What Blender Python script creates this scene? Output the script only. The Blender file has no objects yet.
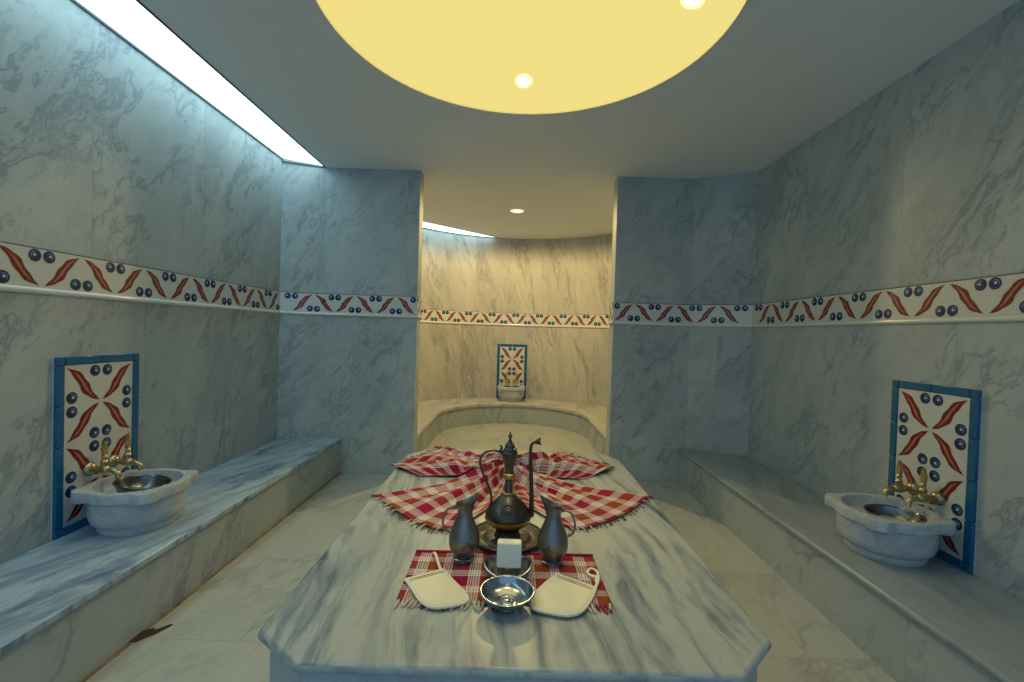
import bpy, bmesh, math, random
from mathutils import Vector, Matrix
random.seed(7)
PI = math.pi
scene = bpy.context.scene
COL = scene.collection

# ------------------------------------------------------------------ look-up values
ROOM_CEIL = 2.15
BENCH_Z = 0.253
TABLE_Z = 0.43
DOME_C = (0.02, 1.615); DOME_R = 0.727
EWS = 0.95
NICHE_C = (0.03, 3.98); NICHE_R = 1.45

STRIP_E = 3.2
DOME_E = 1.0
SPOT_W = 15.5
NICHE_W = 78.0
WORLD_E = 0.66

# ------------------------------------------------------------------ node helpers
class NT:
    def __init__(s, name):
        s.m = bpy.data.materials.new(name); s.m.use_nodes = True
        s.t = s.m.node_tree; s.t.nodes.clear()
        s.out = s.t.nodes.new('ShaderNodeOutputMaterial')
    def n(s, typ, **kw):
        nd = s.t.nodes.new(typ)
        for k, v in kw.items(): setattr(nd, k, v)
        return nd
    def l(s, a, b): s.t.links.new(a, b)
    def setin(s, sock, v):
        if hasattr(v, 'links'): s.l(v, sock)
        else: sock.default_value = v
    def math(s, op, a, b=None, c=None, clamp=False):
        nd = s.n('ShaderNodeMath', operation=op); nd.use_clamp = clamp
        s.setin(nd.inputs[0], a)
        if b is not None: s.setin(nd.inputs[1], b)
        if c is not None: s.setin(nd.inputs[2], c)
        return nd.outputs[0]
    def vmath(s, op, a, b=None, scale=None):
        nd = s.n('ShaderNodeVectorMath', operation=op)
        s.setin(nd.inputs[0], a)
        if b is not None: s.setin(nd.inputs[1], b)
        if scale is not None: s.setin(nd.inputs['Scale'], scale)
        return nd.outputs[0]
    def mix(s, fac, a, b, mode='MIX'):
        nd = s.n('ShaderNodeMix', data_type='RGBA', blend_type=mode)
        s.setin(nd.inputs[0], fac); s.setin(nd.inputs[6], a); s.setin(nd.inputs[7], b)
        return nd.outputs[2]
    def ramp(s, fac, stops, interp='LINEAR'):
        nd = s.n('ShaderNodeValToRGB'); cr = nd.color_ramp; cr.interpolation = interp
        while len(cr.elements) > 1: cr.elements.remove(cr.elements[-1])
        cr.elements[0].position = stops[0][0]; cr.elements[0].color = c4(stops[0][1])
        for p, c in stops[1:]:
            e = cr.elements.new(p); e.color = c4(c)
        s.l(fac, nd.inputs[0]); return nd.outputs[0]
    def noise(s, vec, scale, detail=2, rough=.5, dist=0, out=0):
        nd = s.n('ShaderNodeTexNoise'); s.l(vec, nd.inputs['Vector'])
        nd.inputs['Scale'].default_value = scale; nd.inputs['Detail'].default_value = detail
        nd.inputs['Roughness'].default_value = rough; nd.inputs['Distortion'].default_value = dist
        return nd.outputs[out]
    def rng(s, v, a, b, c, d):
        nd = s.n('ShaderNodeMapRange'); s.l(v, nd.inputs[0])
        for i, x in enumerate((a, b, c, d)): nd.inputs[i+1].default_value = x
        return nd.outputs[0]
    def bsdf(s, color, rough=.5, metal=0., spec=.5, normal=None, **kw):
        b = s.n('ShaderNodeBsdfPrincipled')
        s.setin(b.inputs['Base Color'], c4(color) if isinstance(color, tuple) else color)
        s.setin(b.inputs['Roughness'], rough); s.setin(b.inputs['Metallic'], metal)
        s.setin(b.inputs['Specular IOR Level'], spec)
        if normal is not None: s.l(normal, b.inputs['Normal'])
        for k, v in kw.items(): s.setin(b.inputs[k], v)
        s.l(b.outputs[0], s.out.inputs[0]); return s.m
def c4(c): return (c[0], c[1], c[2], 1.0)

def marble(name, light, mid, dark, scale=2.2, rot=0.5, stretch=(1, .45), slab=None, vein=.8, cloud=.6,
           width=.07, rough=.28, streak=0.0, streak_scale=14, v0=0.0, joint=.0025, jointcol=(.25, .26, .25), seed=0.0,
           tint=None):
    t = NT(name)
    uv = t.n('ShaderNodeUVMap').outputs[0]
    sep = t.n('ShaderNodeSeparateXYZ'); t.l(uv, sep.inputs[0])
    u, v = sep.outputs[0], sep.outputs[1]
    jm = None
    rnd = None
    p = uv
    if slab:
        w, h = slab
        vv = t.math('SUBTRACT', v, v0)
        iv = t.math('FLOOR', t.math('DIVIDE', vv, h))
        us = t.math('ADD', t.math('DIVIDE', u, w), t.math('MULTIPLY', iv, .41))
        iu = t.math('FLOOR', us)
        cb = t.n('ShaderNodeCombineXYZ'); t.l(iu, cb.inputs[0]); t.l(iv, cb.inputs[1]); cb.inputs[2].default_value = seed
        wn = t.n('ShaderNodeTexWhiteNoise', noise_dimensions='3D'); t.l(cb.outputs[0], wn.inputs[0])
        rnd = wn.outputs[0]
        p = t.vmath('ADD', uv, t.vmath('SCALE', wn.outputs[1], scale=9.0))
        fu = t.math('FRACT', us); du = t.math('MULTIPLY', t.math('MINIMUM', fu, t.math('SUBTRACT', 1.0, fu)), w)
        fv = t.math('FRACT', t.math('DIVIDE', vv, h)); dv = t.math('MULTIPLY', t.math('MINIMUM', fv, t.math('SUBTRACT', 1.0, fv)), h)
        jm = t.math('LESS_THAN', t.math('MINIMUM', du, dv), joint * .5)
    else:
        p = t.vmath('ADD', uv, (seed * 3.1, seed * 1.7, seed))
    vr = t.n('ShaderNodeVectorRotate', rotation_type='Z_AXIS'); t.l(p, vr.inputs['Vector']); vr.inputs['Angle'].default_value = rot
    p2 = t.vmath('MULTIPLY', vr.outputs[0], (stretch[0], stretch[1], 1.0))
    wcol = t.noise(p2, scale * 1.3, 4, .55, out=1)
    p3 = t.vmath('ADD', p2, t.vmath('SCALE', t.vmath('SUBTRACT', wcol, (.5, .5, .5)), scale=.55))
    n1 = t.noise(p3, scale, 6, .6)
    ridge = t.math('ABSOLUTE', t.math('SUBTRACT', n1, .5))
    v1 = t.rng(ridge, 0, width, 1, 0)
    v1 = t.math('POWER', v1, 1.6)
    msk = t.rng(t.noise(p2, scale * .9, 2),   .36, .56, 0, 1)
    v1 = t.math('MULTIPLY', v1, msk)
    n2 = t.noise(p3, scale * 2.7, 5, .6)
    v2 = t.math('MULTIPLY', t.rng(t.math('ABSOLUTE', t.math('SUBTRACT', n2, .5)), 0, width * .6, .5, 0), t.rng(t.noise(p2, scale * 1.7, 2), .44, .60, 0, 1))
    vm = t.math('MAXIMUM', v1, v2)
    cl = t.rng(t.noise(p3, scale * .7, 5, .62), .35, .68, 0, 1)
    col = t.mix(t.math('MULTIPLY', cl, cloud), c4(light), c4(mid))
    if streak:
        p4 = t.vmath('ADD', p2, t.vmath('SCALE', t.vmath('SUBTRACT', wcol, (.5, .5, .5)), scale=.20))
        ps = t.vmath('MULTIPLY', p4, (1.0, .26, 1.0))
        s1 = t.rng(t.noise(ps, streak_scale, 5, .6), .46, .70, 0, 1)
        s1 = t.math('MULTIPLY', s1, t.rng(t.noise(p2, 3.0, 3), .30, .60, .25, 1))
        col = t.mix(t.math('MULTIPLY', s1, streak), col, c4(dark))
    col = t.mix(t.math('MULTIPLY', vm, vein), col, c4(dark))
    if slab:
        col = t.mix(t.rng(rnd, 0, 1, 0, .28), col, t.mix(.5, col, c4(mid)))
        col = t.mix(t.math('MULTIPLY', jm, .45), col, c4(jointcol))
    rr = t.rng(n1, .3, .7, rough * .85, rough * 1.2)
    return t.bsdf(col, rr, spec=.45 if rough < .4 else .25)

def simple(name, color, rough=.5, metal=0., var=0., vscale=20, dark=None, **kw):
    t = NT(name)
    tc = t.n('ShaderNodeTexCoord').outputs['Object']
    if var:
        nz = t.noise(tc, vscale, 4, .6)
        d = dark if dark else tuple(x * .5 for x in color)
        color = t.mix(t.math('MULTIPLY', t.rng(nz, .35, .7, 0, 1), var), c4(color), c4(d))
        rough = t.rng(nz, .3, .7, rough * .8, min(1, rough * 1.3))
    return t.bsdf(color, rough, metal, **kw)

def emit(name, color, strength):
    t = NT(name); e = t.n('ShaderNodeEmission'); e.inputs[0].default_value = c4(color); e.inputs[1].default_value = strength
    t.l(e.outputs[0], t.out.inputs[0]); return t.m

def plaid(name, P=.125):
    t = NT(name)
    uv = t.n('ShaderNodeUVMap').outputs[0]
    sep = t.n('ShaderNodeSeparateXYZ'); t.l(uv, sep.inputs[0])
    red = (.31, .008, .055); rust = (.30, .065, .02); cream = (.84, .82, .76); line = (.22, .14, .13); pink = (.46, .07, .16)
    stops = [(0, red), (.30, cream), (.33, red), (.345, cream), (.37, line), (.385, cream), (.42, line), (.435, cream), (.465, red), (.48, cream), (.51, rust), (.78, red), (.80, cream), (.825, pink), (.845, cream),
             (.87, pink), (.89, cream), (.92, pink), (.94, cream), (.965, red)]
    cs = []
    for i in (0, 1):
        f = t.math('FRACT', t.math('DIVIDE', sep.outputs[i], P))
        cs.append(t.ramp(f, stops, 'CONSTANT'))
    col = t.mix(.5, cs[0], cs[1])
    nz = t.noise(uv, 160, 2)
    col = t.mix(t.rng(nz, .3, .7, 0, .22), col, (.02, .01, .01, 1))
    return t.bsdf(col, .9, spec=.15)

M = {}
M['wall'] = marble('wall_marble', (.50, .56, .56), (.32, .385, .42), (.075, .12, .19), 3.2, .6, (1.3, .55), slab=(.62, 1.19), vein=.5, cloud=.8, width=.045, rough=.55, joint=.0025, jointcol=(.26, .30, .32))
M['niche_wall'] = marble('niche_marble', (.58, .57, .52), (.40, .41, .40), (.15, .16, .18), 3.0, .25, (1.5, .35), slab=(.40, 1.19), vein=.6, cloud=.85, width=.055, rough=.5, joint=.003, jointcol=(.33, .32, .30), seed=4.)
M['bench'] = marble('bench_marble', (.44, .56, .65), (.30, .42, .53), (.025, .07, .19), 2.4, .30, (1, .40), vein=.5, cloud=.6, width=.045, rough=.25, streak=1.0, streak_scale=19, seed=1.3)
M['bench_plain'] = marble('bench_marble_plain', (.33, .38, .41), (.26, .31, .34), (.09, .12, .17), 1.8, .15, (1, .3), vein=.4, cloud=.6, width=.04, rough=.28, streak=.45, streak_scale=24, seed=2.2)
M['bench_front'] = marble('bench_front_marble', (.44, .49, .50), (.33, .38, .40), (.10, .13, .18), 2.4, .5, (1.2, .5), slab=(2.3, .6), vein=.65, cloud=.8, width=.045, rough=.35, joint=.004, v0=-.1)
M['floor'] = marble('floor_marble', (.50, .52, .46), (.38, .42, .42), (.18, .20, .22), 2.6, .4, (1, .5), slab=(.62, .53), vein=.55, cloud=.8, width=.05, rough=.32, joint=.004, v0=1.465, jointcol=(.24, .26, .25), seed=6.)
M['table'] = marble('platform_marble', (.49, .51, .44), (.37, .405, .40), (.05, .09, .17), 2.2, -.14, (1, .35), vein=.2, cloud=.7, width=.05, rough=.27, streak=1.0, streak_scale=26, seed=3.7)
M['table_side'] = marble('platform_side_marble', (.46, .50, .50), (.38, .42, .44), (.15, .19, .24), 2.4, .1, (1.2, .4), vein=.5, cloud=.7, width=.05, rough=.35, seed=5.1)
M['basin'] = marble('basin_marble', (.54, .58, .60), (.44, .48, .51), (.20, .24, .30), 4.0, .9, (1, .5), vein=.5, cloud=.6, width=.04, rough=.3, seed=7.7)
M['ceiling'] = simple('ceiling_paint', (.78, .82, .84), .8, var=.05, vscale=3)
M['tile'] = simple('glazed_tile', (.64, .66, .62), .18, var=.08, vscale=9, dark=(.52, .54, .52))
M['moulding'] = simple('glazed_moulding', (.76, .77, .70), .15)
M['red'] = simple('glaze_red', (.20, .010, .009), .25, var=.35, vscale=60)
M['redlight'] = simple('glaze_red_pale', (.50, .19, .15), .25)
M['navy'] = simple('glaze_navy', (.008, .024, .12), .2, var=.2, vscale=50)
M['blue'] = simple('glaze_blue', (.10, .26, .46), .2)
M['pale'] = simple('glaze_pale_blue', (.55, .66, .72), .2)
M['teal'] = simple('glaze_teal', (.004, .125, .29), .18, var=.35, vscale=14, dark=(.003, .08, .20))
M['grout'] = simple('grout', (.55, .58, .56), .9)
M['darkgrout'] = simple('dark_grout', (.10, .11, .11), .9)
M['dirt'] = simple('dirty_grout', (.30, .25, .18), .95, var=.9, vscale=10, dark=(.10, .075, .05))
M['chip'] = simple('broken_grout', (.06, .04, .025), .95, var=.6, vscale=40)
M['bowl'] = simple('silvered_metal', (.46, .50, .54), .2, 1., var=.35, vscale=30, dark=(.24, .27, .31))
M['steel'] = simple('basin_bowl_metal', (.20, .21, .22), .24, 1., var=.5, vscale=25, dark=(.08, .085, .095))
M['pewter'] = simple('pewter', (.25, .24, .21), .33, .85, var=.5, vscale=28, dark=(.13, .13, .115))
M['dish'] = simple('dark_pewter', (.11, .11, .10), .52, .85, var=.6, vscale=40, dark=(.04, .04, .04))
M['bronze'] = simple('dark_bronze', (.11, .105, .09), .36, .9, var=.65, vscale=70, dark=(.035, .032, .027))
M['bronze_mid'] = simple('grey_bronze', (.15, .14, .11), .32, .9, var=.5, vscale=45, dark=(.05, .045, .04))
M['gold'] = simple('gold_band', (.62, .38, .10), .3, .9, var=.4, vscale=50, dark=(.3, .16, .04))
M['brass'] = simple('brass', (.52, .43, .22), .32, 1., var=.45, vscale=40, dark=(.24, .18, .08))
M['plaid'] = plaid('plaid_cloth', .150)
M['plaid_small'] = plaid('plaid_cloth_small', .135)
M['hem'] = simple('red_hem', (.33, .012, .04), .9, var=.3, vscale=80)
M['fringe_dark'] = simple('dark_fringe', (.12, .03, .035), .95)
M['fringe_pale'] = simple('pale_fringe', (.60, .55, .45), .95)
M['mitt'] = simple('cream_mitt_cloth', (.88, .80, .56), .9, var=.12, vscale=60, dark=(.7, .62, .42))
M['piping'] = simple('pale_piping', (.84, .78, .62), .8)
M['stripe'] = simple('mitt_stripe', (.05, .05, .05), .9)
M['soap'] = simple('cream_soap', (.86, .83, .70), .5, var=.1, vscale=12)
M['white'] = simple('white_paint', (.75, .74, .68), .5)
M['alu'] = simple('dark_frame', (.08, .10, .11), .5, .3)
M['strip'] = emit('cool_light_diffuser', (.62, .93, 1.0), STRIP_E)
M['domelight'] = emit('warm_dome_diffuser', (.895, .735, .235), DOME_E)
M['bulb'] = emit('warm_bulb', (1.0, .90, .62), 12.0)
M['ring'] = emit('warm_halo_glow', (1.0, .90, .52), 1.12)  # emission imitates the soft halo round the dome bulbs
M['nichering'] = emit('warm_niche_halo_glow', (1.0, .80, .42), 1.05)  # same painted halo for the niche bulb
M['nichebulb'] = emit('warm_niche_bulb', (1.0, .80, .42), 10.0)

# ------------------------------------------------------------------ mesh helpers
class MB:
    def __init__(s): s.v = []; s.f = []; s.uv = []; s.mi = []
    def add(s, verts, faces, uvs=None, mi=0):
        o = len(s.v); s.v += [tuple(p) for p in verts]
        for i, fc in enumerate(faces):
            s.f.append([o + k for k in fc]); s.mi.append(mi)
            s.uv.append(uvs[i] if uvs else None)
    def build(s, name, mats, parent=None, smooth=True, angle=35, bevel=0, segs=2, solid=0, solid_off=0):
        me = bpy.data.meshes.new(name); me.from_pydata(s.v, [], s.f); me.update()
        if not isinstance(mats, (list, tuple)): mats = [mats]
        for m in mats: me.materials.append(m)
        uvl = me.uv_layers.new(name='UVMap')
        for p in me.polygons:
            p.material_index = s.mi[p.index]
            u = s.uv[p.index]
            nrm = p.normal
            for k, li in enumerate(p.loop_indices):
                if u: uvl.data[li].uv = u[k]
                else:
                    co = me.vertices[me.loops[li].vertex_index].co
                    ax = max(range(3), key=lambda i: abs(nrm[i]))
                    uvl.data[li].uv = (co.y, co.z) if ax == 0 else ((co.x, co.z) if ax == 1 else (co.x, co.y))
            p.use_smooth = smooth
        o = bpy.data.objects.new(name, me); COL.objects.link(o)
        if parent: o.parent = parent
        if smooth:
            try: me.set_sharp_from_angle(angle=math.radians(angle))
            except Exception: pass
        if bevel:
            b = o.modifiers.new('bevel', 'BEVEL'); b.width = bevel; b.segments = segs; b.limit_method = 'ANGLE'; b.angle_limit = math.radians(40)
        if solid:
            q = o.modifiers.new('thickness', 'SOLIDIFY'); q.thickness = solid; q.offset = solid_off
        return o

def prism(mb, pts, z0, z1, mi=0, uvs_side_start=0.0):
    n = len(pts); A = sum(pts[i][0]*pts[(i+1) % n][1] - pts[(i+1) % n][0]*pts[i][1] for i in range(n))
    if A < 0: pts = pts[::-1]
    vs = [(x, y, z0) for x, y in pts] + [(x, y, z1) for x, y in pts]
    fs = [list(range(n-1, -1, -1)), list(range(n, 2*n))]
    us = [[pts[i] for i in range(n-1, -1, -1)], [p for p in pts]]
    s = uvs_side_start
    for i in range(n):
        j = (i+1) % n; L = math.dist(pts[i], pts[j])
        fs.append([i, j, n+j, n+i]); us.append([(s, z0), (s+L, z0), (s+L, z1), (s, z1)]); s += L
    mb.add(vs, fs, us, mi)

def box(mb, c, d, mi=0, rot=0):
    x, y, z = d[0]/2, d[1]/2, d[2]/2
    cs, sn = math.cos(rot), math.sin(rot)
    vs = []
    for a in (-1, 1):
        for b in (-1, 1):
            for e in (-1, 1):
                px, py = a*x, b*y
                vs.append((c[0]+px*cs-py*sn, c[1]+px*sn+py*cs, c[2]+e*z))
    mb.add(vs, [(0, 1, 3, 2), (4, 6, 7, 5), (0, 4, 5, 1), (2, 3, 7, 6), (0, 2, 6, 4), (1, 5, 7, 3)], None, mi)

def lathe(mb, prof, n=40, c=(0, 0, 0), mi=0, deform=None, squash=(1, 1), caps=False):
    vs = []; fs = []
    for r, z in prof:
        for k in range(n):
            a = 2*PI*k/n
            p = Vector((max(r, 1e-4)*math.cos(a)*squash[0], max(r, 1e-4)*math.sin(a)*squash[1], z))
            if deform: p = deform(p, a, r, z)
            vs.append((p.x+c[0], p.y+c[1], p.z+c[2]))
    m = len(prof)
    for i in range(m-1):
        for k in range(n):
            j = (k+1) % n
            fs.append((i*n+k, i*n+j, (i+1)*n+j, (i+1)*n+k))
    mb.add(vs, fs, None, mi)
    if caps and prof[0][0] > 2e-4: mb.add([vs[k] for k in range(n)][::-1], [list(range(n))], None, mi)
    if caps and prof[-1][0] > 2e-4: mb.add([vs[(m-1)*n+k] for k in range(n)], [list(range(n))], None, mi)

def cat(pts, sub=6):
    P = [Vector(p) for p in pts]; out = []
    for i in range(len(P)-1):
        p0 = P[max(i-1, 0)]; p1 = P[i]; p2 = P[i+1]; p3 = P[min(i+2, len(P)-1)]
        for k in range(sub):
            t = k/sub
            out.append(.5*((2*p1)+(p2-p0)*t+(2*p0-5*p1+4*p2-p3)*t*t+(3*p1-p0-3*p2+p3)*t**3))
    out.append(P[-1]); return out

def smooth_prof(pr, sub=5): return [(max(p.x, 0), p.y) for p in cat([(r, z, 0) for r, z in pr], sub)]

def tube(mb, pts, rad, n=10, mi=0, closed=False, flat=1.0):
    P = [Vector(p) for p in pts]; m = len(P)
    R = rad if isinstance(rad, (list, tuple)) else [rad]*m
    if len(R) != m: R = [R[min(int(i*(len(R)-1)/(m-1)), len(R)-2)]*(1-((i*(len(R)-1)/(m-1)) % 1 if i < m-1 else 1)) + R[min(int(i*(len(R)-1)/(m-1))+1, len(R)-1) if i < m-1 else -1]*((i*(len(R)-1)/(m-1)) % 1 if i < m-1 else 1) for i in range(m)]
    vs = []; fs = []; up = None
    for i in range(m):
        if closed: d = (P[(i+1) % m]-P[i-1])
        else: d = P[min(i+1, m-1)]-P[max(i-1, 0)]
        d.normalize()
        if up is None:
            up = Vector((0, 0, 1)) if abs(d.z) < .9 else Vector((1, 0, 0))
        sd = d.cross(up)
        if sd.length < 1e-5: sd = d.cross(Vector((1, 0, 0)))
        sd.normalize(); up = sd.cross(d); up.normalize()
        for k in range(n):
            a = 2*PI*k/n
            vs.append(P[i]+sd*math.cos(a)*R[i]+up*math.sin(a)*R[i]*flat)
    for i in range(m if closed else m-1):
        i2 = (i+1) % m
        for k in range(n):
            j = (k+1) % n
            fs.append((i*n+k, i2*n+k, i2*n+j, i*n+j))
    if not closed:
        fs.append(list(range(n))); fs.append([(m-1)*n+k for k in range(n-1, -1, -1)])
    mb.add(vs, fs, None, mi)

def sphere(mb, c, r, n=16, mi=0, sq=(1, 1, 1)):
    h = n//2
    lathe_pts = [(r*math.sin(PI*i/h), -r*math.cos(PI*i/h)*sq[2]) for i in range(h+1)]
    lathe(mb, lathe_pts, n, c, mi, squash=sq[:2])

def tag(o, label=None, cat_=None, group=None, kind=None):
    if label: o['label'] = label
    if cat_: o['category'] = cat_
    if group: o['group'] = group
    if kind: o['kind'] = kind
    return o

def thing(name, label, cat_, loc, rz=0., group=None):
    o = bpy.data.objects.new(name, None); COL.objects.link(o)
    o.location = loc; o.rotation_euler = (0, 0, rz); o.empty_display_size = .05
    return tag(o, label, cat_, group)

def copy_thing(root, loc, rz, label, group=None):
    r = root.copy(); COL.objects.link(r); r.location = loc; r.rotation_euler = (0, 0, rz); r['label'] = label
    if group: r['group'] = group
    for ch in list(root.children):
        c = ch.copy(); COL.objects.link(c); c.parent = r
        for g in list(ch.children):
            d = g.copy(); COL.objects.link(d); d.parent = c
    return r

def struct(o, label=None, cat_=None):
    return tag(o, label, cat_, kind='structure')

# ------------------------------------------------------------------ room shell
def arc(c, r, a0, a1, n): return [(c[0]+r*math.cos(a0+(a1-a0)*i/n), c[1]+r*math.sin(a0+(a1-a0)*i/n)) for i in range(n+1)]
WH = 2.3
m = MB(); prism(m, [(-1.72, -1.0), (-1.6, -1.0), (-1.6, 3.30), (-1.72, 3.30)], 0, WH)
struct(m.build('wall_left', M['wall'], smooth=False), 'pale marble wall at left under the long cool strip light', 'wall')
m = MB(); prism(m, [(1.6, -1.0), (1.72, -1.0), (1.72, 3.30), (1.6, 3.30)], 0, WH)
struct(m.build('wall_right', M['wall'], smooth=False), 'pale marble wall at right above the plain grey bench', 'wall')
LP = [(-1.6, 3.12), (-1.335, 3.21), (-.675, 3.21), (-.675, 3.33)]
m = MB(); prism(m, LP + [(-1.6, 3.33)], 0, WH, uvs_side_start=.13)
struct(m.build('wall_back_left', M['wall'], smooth=False), 'marble pier left of the niche opening', 'wall')
RP = [(.71, 3.33), (.71, 3.21), (1.25, 3.21), (1.6, 3.035)]
m = MB(); prism(m, RP + [(1.6, 3.33)], 0, WH, uvs_side_start=.4)
struct(m.build('wall_back_right', M['wall'], smooth=False), 'marble pier right of the niche opening with a slanted flank', 'wall')
a0 = -math.asin((NICHE_C[1]-3.33)/NICHE_R)
NA = arc(NICHE_C, NICHE_R, a0, PI-a0, 60)
NO = arc(NICHE_C, NICHE_R+.1, a0, PI-a0, 60)
m = MB(); s = 0
for i in range(60):
    L = math.dist(NA[i], NA[i+1])
    a, b, c, d = NA[i], NA[i+1], NO[i+1], NO[i]
    m.add([(a[0], a[1], 0), (b[0], b[1], 0), (b[0], b[1], WH), (a[0], a[1], WH), (d[0], d[1], 0), (c[0], c[1], 0), (c[0], c[1], WH), (d[0], d[1], WH)],
          [(0, 3, 2, 1), (4, 5, 6, 7), (3, 7, 6, 2), (0, 1, 5, 4)],
          [[(s, 0), (s, WH), (s+L, WH), (s+L, 0)], [(s, 0), (s+L, 0), (s+L, WH), (s, WH)], [(s, 0), (s, .1), (s+L, .1), (s+L, 0)], [(s, 0), (s+L, 0), (s+L, .1), (s, .1)]])
    s += L
struct(m.build('wall_niche', M['niche_wall'], angle=60), 'curved warm-lit marble wall inside the round niche', 'wall')

m = MB(); prism(m, [(-1.72, -1.0), (1.72, -1.0), (1.72, 5.6), (-1.72, 5.6)], -.08, 0)
# slab joints: u shifted so a long joint falls at x=-.86
fl = m.build('floor', M['floor'], smooth=False)
for d in fl.data.uv_layers[0].data: d.uv = (d.uv[0]+.86, d.uv[1])
struct(fl, 'marble slab floor between the benches and the central platform', 'floor')
m = MB()
nf = [(x, y) for x, y in arc(NICHE_C, NICHE_R-.005, a0+.02, PI-a0-.02, 40)]
prism(m, nf + [(-.67, 3.34), (-.67, 3.2), (.705, 3.2), (.705, 3.34)], 0, .03)
struct(m.build('floor_niche', M['floor'], smooth=False), 'warm-lit marble floor of the round niche', 'floor')

# ceiling slab with the round opening
bm = bmesh.new()
outer = [(-1.335, -1.0), (1.72, -1.0), (1.72, 5.7), (.1, 5.69), (-1.72, 4.0), (-1.72, 3.3), (-1.335, 3.3)]
ov = [bm.verts.new((x, y, ROOM_CEIL)) for x, y in outer]
oe = [bm.edges.new((ov[i], ov[(i+1) % len(ov)])) for i in range(len(ov))]
hv = [bm.verts.new((DOME_C[0]+DOME_R*math.cos(2*PI*k/128), DOME_C[1]+DOME_R*math.sin(2*PI*k/128), ROOM_CEIL)) for k in range(128)]
he = [bm.edges.new((hv[k], hv[(k+1) % 128])) for k in range(128)]
bmesh.ops.triangle_fill(bm, use_beauty=True, use_dissolve=False, edges=oe+he)
for f in bm.faces:
    if f.normal.z > 0: f.normal_flip()
me = bpy.data.meshes.new('ceiling'); bm.to_mesh(me); bm.free(); me.materials.append(M['ceiling'])
ce = bpy.data.objects.new('ceiling', me); COL.objects.link(ce)
q = ce.modifiers.new('thickness', 'SOLIDIFY'); q.thickness = .05; q.offset = -1
struct(ce, 'smooth grey painted ceiling with a big round opening', 'ceiling')

# ------------------------------------------------------------------ lights built into the ceiling
dm = thing('dome_light', 'large round glowing yellow dome recessed in the ceiling', 'ceiling light', (DOME_C[0], DOME_C[1], ROOM_CEIL))
m = MB()
pr = [(DOME_R-.001, -.001), (DOME_R-.001, .05), (.69, .075), (.6, .10), (.4, .145), (.2, .17), (0, .178)]
lathe(m, pr, 128)
m.build('diffuser', M['domelight'], dm, angle=80)
m = MB(); lathe(m, [(DOME_R-.001, -.003), (DOME_R+.004, -.003), (DOME_R+.004, .004), (DOME_R-.001, .004), (DOME_R-.001, -.003)], 128)
m.build('rim', M['white'], dm)

def spot_lamp(x, y, z, power, color, angle=112, r=.03, blend=1.0):
    l = bpy.data.lights.new('spot_beam', 'SPOT'); l.energy = power; l.color = color; l.spot_size = math.radians(angle); l.spot_blend = blend; l.shadow_soft_size = r
    o = bpy.data.objects.new('spot_beam', l); COL.objects.link(o); o.location = (x, y, z); return o
def downlight(x, y, z, label, tilt, bulbm, ringm, group, k=1.0):
    t = thing('recessed_downlight', label, 'spotlight', (x, y, z), 0, group)
    t.rotation_euler = tilt
    m = MB(); lathe(m, [(.026*k, 0.0), (.026*k, -.004), (.036*k, -.006), (.043*k, -.003), (.044*k, .002)], 36); m.build('halo_ring', ringm, t)  # glowing ring stands in for the halo of light round the bulb
    m = MB(); lathe(m, [(0, -.005), (.015*k, -.0045), (.026*k, -.002), (.026*k, .002)], 32); m.build('bulb', bulbm, t)
    return t
g = 'small downlights set in the glowing dome'
dz = ROOM_CEIL+.10
for (ax, ay, lab) in ((0, .6, 'bright round downlight in the yellow dome on the side nearest the niche'), (.6, .04, 'bright round downlight at the right side of the yellow dome'),
                      (-.6, 0, 'round downlight at the left side of the yellow dome'), (0, -.6, 'round downlight at the camera side of the yellow dome')):
    n = Vector((ax, ay, 0)).normalized()
    tilt = (-n.y*.22, n.x*.22, 0)
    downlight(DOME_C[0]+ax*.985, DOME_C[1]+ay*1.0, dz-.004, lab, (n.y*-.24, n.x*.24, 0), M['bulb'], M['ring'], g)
    spot_lamp(DOME_C[0]+ax, DOME_C[1]+ay, dz-.025, SPOT_W, (1.0, .84, .44), 96, .10)
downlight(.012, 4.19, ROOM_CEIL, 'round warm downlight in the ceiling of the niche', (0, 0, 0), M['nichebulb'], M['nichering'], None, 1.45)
spot_lamp(.012, 4.19, ROOM_CEIL-.02, NICHE_W, (1.0, .70, .27), 178, .03, .25)

spot_lamp(.0, -.35, ROOM_CEIL-.02, 8.0, (1.0, .86, .52), 130, .08)   # added fill lamp, unseen behind the viewer, brightens the fronts of the platform objects

st = thing('strip_light', 'long glowing white strip light along the top of the left wall', 'ceiling light', (0, 0, ROOM_CEIL))
m = MB(); prism(m, [(-1.598, -1.0), (-1.337, -1.0), (-1.337, 3.205), (-1.598, 3.115)], .006, .03)
m.v = [(x, y, z+(.018 if x < -1.5 else 0)) for x, y, z in m.v]
m.build('diffuser', M['strip'], st, smooth=False)
m = MB()
prism(m, [(-1.60, -1.0), (-1.592, -1.0), (-1.592, 3.117), (-1.60, 3.117)], .012, .022)
prism(m, [(-1.343, -1.0), (-1.336, -1.0), (-1.336, 3.205), (-1.343, 3.203)], -.004, .006)
prism(m, [(-1.6, 3.11), (-1.6, 3.117), (-1.336, 3.207), (-1.336, 3.20)], -.004, .006)
m.build('frame', M['alu'], st, smooth=False)
ns = thing('strip_light', 'short curved white strip light high at the left of the niche', 'ceiling light', (0, 0, ROOM_CEIL))
A1 = math.atan2(5.41-NICHE_C[1], -.2-NICHE_C[0]); A2 = math.atan2(4.33-NICHE_C[1], -1.38-NICHE_C[0])
m = MB(); prism(m, arc(NICHE_C, NICHE_R-.002, A1, A2, 30), .004, .03)
m.build('diffuser', M['strip'], ns, smooth=False)
m = MB(); tube(m, [(x, y, .001) for x, y in arc(NICHE_C, NICHE_R-.006, A1, A2, 30)], .005, 6)
m.build('frame', M['alu'], ns)

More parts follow.
